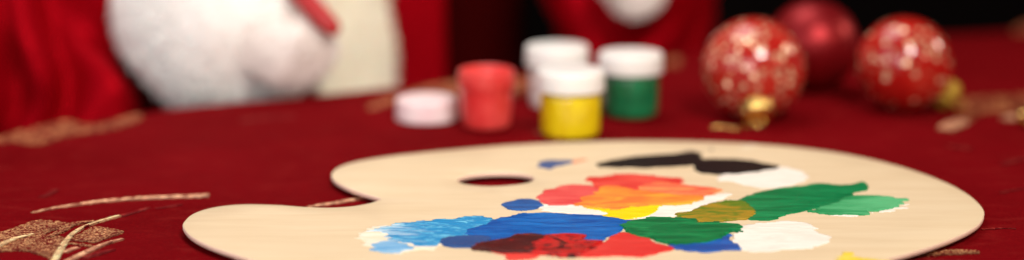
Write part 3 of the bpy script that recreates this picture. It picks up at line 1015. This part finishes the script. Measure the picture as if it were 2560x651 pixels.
# body: one continuous figure inside the clothes
S = lambda u, v, y: ony(u, v, y)
pel = Vector((PX, 1.46, -0.25))
chest = Vector((PX, 1.45, 0.16))
neck = Vector((PX, 1.45, 0.33))
lsh, rsh = Vector((PX - 0.17, 1.44, 0.26)), Vector((PX + 0.17, 1.44, 0.26))
lel, rel = S(150, 420, 1.20), S(1605, 330, 1.345)
lwr, rwr = S(520, 70, 1.135), S(1600, -170, 1.30)
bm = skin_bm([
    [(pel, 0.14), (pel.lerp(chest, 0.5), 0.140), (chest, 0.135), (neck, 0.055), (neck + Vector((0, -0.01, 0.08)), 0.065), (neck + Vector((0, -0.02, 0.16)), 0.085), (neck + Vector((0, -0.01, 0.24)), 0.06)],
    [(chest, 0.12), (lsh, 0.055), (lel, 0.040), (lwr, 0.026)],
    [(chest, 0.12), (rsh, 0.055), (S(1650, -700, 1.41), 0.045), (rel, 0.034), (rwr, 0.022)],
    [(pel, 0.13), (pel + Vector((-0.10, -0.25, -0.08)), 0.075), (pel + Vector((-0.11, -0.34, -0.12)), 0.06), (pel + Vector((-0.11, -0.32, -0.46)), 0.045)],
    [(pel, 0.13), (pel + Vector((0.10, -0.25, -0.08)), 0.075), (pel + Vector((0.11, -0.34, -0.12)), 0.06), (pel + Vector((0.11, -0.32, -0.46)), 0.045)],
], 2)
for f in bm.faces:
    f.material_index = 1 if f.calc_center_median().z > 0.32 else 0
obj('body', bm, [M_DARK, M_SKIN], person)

# coat: torso shell, open to the right of the fur trim
def ang_noise(t_, a, k, s):
    return fnoise((math.cos(a) * k + s, math.sin(a) * k, t_ * 1.4), 1.0)

bm = bmesh.new()
rows, cols = 40, 60
gridv = []
for i in range(rows):
    z = -0.30 + 0.62 * i / (rows - 1)
    wv = 0.20 + 0.03 * (1 - i / rows)
    row = []
    for j in range(cols):
        a = R(178) + (R(288) - R(178)) * j / (cols - 1)
        fold = 0.020 * fnoise((a * 5.0, z * 2.0, 2), 1.0) + 0.006 * fnoise((a * 14, z * 3, 5), 1.0)
        row.append(bm.verts.new((PX + 0.012 + (wv + fold) * math.cos(a), 1.44 + (0.165 + fold) * math.sin(a), z)))
    gridv.append(row)
for i in range(rows - 1):
    for j in range(cols - 1):
        bm.faces.new((gridv[i][j], gridv[i][j + 1], gridv[i + 1][j + 1], gridv[i + 1][j]))
bmesh.ops.recalc_face_normals(bm, faces=bm.faces)
co_ = obj('coat', bm, M_VELVET, person)
sm_ = co_.modifiers.new('thickness', 'SOLIDIFY')
sm_.thickness = 0.006

# fur trim down the coat front
def trim_disp(t_, a, p_):
    return 0.07 * fnoise(p_, 45) + 0.04 * fnoise(p_, 110)
tp = [S(880, 560, 1.245), S(890, 330, 1.235), S(888, 150, 1.235), S(872, 0, 1.235), S(860, -250, 1.24), S(850, -700, 1.26)]
obj('fur_trim', add_fur(tube(tp, [(0.033, 0.015)] * 6, 40, 10, disp=trim_disp), 6000, 0.0035, 0.0007, seed=2), M_TRIM, person)

# right sleeve (left in the picture) with hanging folds
def ridge(a, c_, w_):
    d = (a - c_ + math.pi) % (2 * math.pi) - math.pi
    return math.exp(-(d / w_) ** 2)
def ridged(p, sc_):
    return 1.0 - 2.2 * abs(noise.noise(Vector(p) * sc_))
def sleeve_disp(t_, a, p_):
    x, z = p_.x, p_.z
    wx = x + 0.034 * fnoise((x * 9, z * 14, 0), 1.0) - 0.35 * (z - 0.02) * (x + 0.25)
    s = 0.42 * min(1.0, 3.2 * abs(noise.noise(Vector((wx * 27, z * 7.5, 1.3)))))
    s += 0.10 * ridged((wx * 24 + 7, z * 8, 4.3), 1.0)
    s += 0.09 * ridged((wx * 50 + 3, z * 14, p_.y * 6), 1.0)
    s += 0.03 * fnoise((x * 60, z * 60, 4), 1.0)
    return s - 0.24
bm = tube([S(60, -1300, 1.40), S(40, -700, 1.32), S(90, -250, 1.24), S(110, 120, 1.19), S(150, 360, 1.17), S(190, 560, 1.16)],
          [0.085, 0.085, 0.080, 0.074, 0.070, 0.045], 110, 14, sleeve_disp)
obj('sleeve', bm, M_VELVET, person)
bm = tube([S(150, 460, 1.20), S(270, 330, 1.20), S(360, 190, 1.19), S(450, 80, 1.18)], [0.040, 0.044, 0.040, 0.034], 90, 14, sleeve_disp)
obj('sleeve', bm, M_VELVET, person)

# big fur cuff resting on the table edge
def cuff_disp(t_, a, p_):
    return 0.05 * fnoise(p_, 20) + 0.015 * fnoise(p_, 80)
e0, e1 = S(282, -10, 1.15), S(790, 30, 1.15)
cuff_path = [e0, e0.lerp(e1, 0.07), e0.lerp(e1, 0.25), e0.lerp(e1, 0.55), e0.lerp(e1, 0.82), e0.lerp(e1, 0.95), e1]
obj('fur_cuff', add_fur(tube(cuff_path, [0.004, 0.032, 0.058, 0.076, 0.067, 0.050, 0.014], 64, 10, cuff_disp), 9000, 0.0035, 0.0007), M_FUR, person)

def P(u, v, y):
    return S(u, v, y)
def G(u, v, y):
    return S(u, v - 20, y - 0.024)
def fuse(b, voxel=0.0035, it=34):
    me = bpy.data.meshes.new('fuse_source')
    b.to_mesh(me)
    b.free()
    o = bpy.data.objects.new('fuse_source', me)
    C.objects.link(o)
    m = o.modifiers.new('remesh', 'REMESH')
    m.mode = 'VOXEL'
    m.voxel_size = voxel
    m = o.modifiers.new('smooth', 'SMOOTH')
    m.iterations = it
    ev = o.evaluated_get(bpy.context.evaluated_depsgraph_get())
    m2 = ev.to_mesh()
    b = bmesh.new()
    b.from_mesh(m2)
    ev.to_mesh_clear()
    bpy.data.objects.remove(o)
    bpy.data.meshes.remove(me)
    return b

w0, palm = P(560, 40, 1.112), P(650, 88, 1.098)
hand = [
    [(w0, 0.033), (palm, 0.037), (P(712, 116, 1.094), 0.031), (P(745, 130, 1.098), 0.022)],
    [(palm, 0.037), (P(735, 86, 1.094), 0.0215), (P(800, 104, 1.098), 0.0175), (P(812, 128, 1.116), 0.0155)],
    [(palm, 0.037), (P(738, 112, 1.089), 0.0210), (P(796, 134, 1.094), 0.0170), (P(798, 156, 1.113), 0.0150)],
    [(palm, 0.037), (P(725, 138, 1.088), 0.0200), (P(776, 162, 1.094), 0.0160), (P(772, 182, 1.112), 0.0145)],
    [(palm, 0.037), (P(702, 158, 1.090), 0.0185), (P(742, 182, 1.096), 0.0150), (P(734, 200, 1.112), 0.0130)],
    [(palm, 0.037), (P(700, 50, 1.115), 0.0180), (P(770, 84, 1.122), 0.0145)],
]
obj('glove', add_fur(fuse(skin_bm(hand, 2), 0.004, 30), 4500, 0.0026, 0.0006, seed=5), M_GLOVE, person)

# the other sleeve and gloved hand
def sleeve2_disp(t_, a, p_):
    x, z = p_.x, p_.z
    wx = x - 0.30 * (z - 0.02) * (1 if x > 0.085 else -0.6) + 0.02 * fnoise((x * 8, z * 8, 3), 1.0)
    return 0.30 * min(1.0, 3.2 * abs(noise.noise(Vector((wx * 27, z * 6, 8))))) + 0.08 * ridged((wx * 60, z * 14, 2), 1.0) - 0.11
bm = tube([S(1720, -1100, 1.46), S(1690, -600, 1.40), S(1620, -200, 1.36), S(1586, 60, 1.345), S(1570, 300, 1.34), S(1560, 520, 1.34)],
          [0.062, 0.062, 0.062, 0.060, 0.055, 0.045], 90, 14, sleeve2_disp)
obj('sleeve', bm, M_VELVET, person)
P = lambda u, v, y: S(u, v - 9, y)
pw_, pp = P(1600, -150, 1.27), P(1585, -60, 1.265)
hand = [
    [(pw_, 0.022), (pp, 0.026), (P(1560, -5, 1.26), 0.013), (P(1555, 20, 1.252), 0.011), (P(1565, 30, 1.245), 0.009)],
    [(pp, 0.026), (P(1590, 5, 1.255), 0.013), (P(1588, 34, 1.248), 0.011), (P(1596, 38, 1.240), 0.009)],
    [(pp, 0.026), (P(1618, -5, 1.26), 0.012), (P(1620, 22, 1.252), 0.010), (P(1622, 26, 1.244), 0.0085)],
    [(pp, 0.026), (P(1640, -25, 1.262), 0.011), (P(1645, 2, 1.255), 0.009), (P(1642, 6, 1.248), 0.008)],
    [(pp, 0.026), (P(1535, -50, 1.25), 0.013), (P(1522, -20, 1.242), 0.011), (P(1535, 0, 1.238), 0.009)],
]
obj('glove', add_fur(fuse(skin_bm(hand, 2), 0.004, 30), 4500, 0.0026, 0.0006, seed=5), M_GLOVE, person)

# red handle held in the gloved hand
P = S
hp = [P(843, 84, 1.078), P(832, 72, 1.078), P(795, 34, 1.082), P(735, -30, 1.09), P(640, -130, 1.105), P(600, -172, 1.11)]
t = NT('red_lacquer')
t.set(Base_Color=t.mix(t.noise(40, 3), (0.34, 0.003, 0.006), (0.42, 0.006, 0.009)), Roughness=0.5)
o = obj('paintbrush', tube(hp, [0.002, 0.0055, 0.0066, 0.0062, 0.0048, 0.003], 20, 8), t.m)
tag(o, 'slim red brush handle slanting down beside the gloved hand', 'brush')
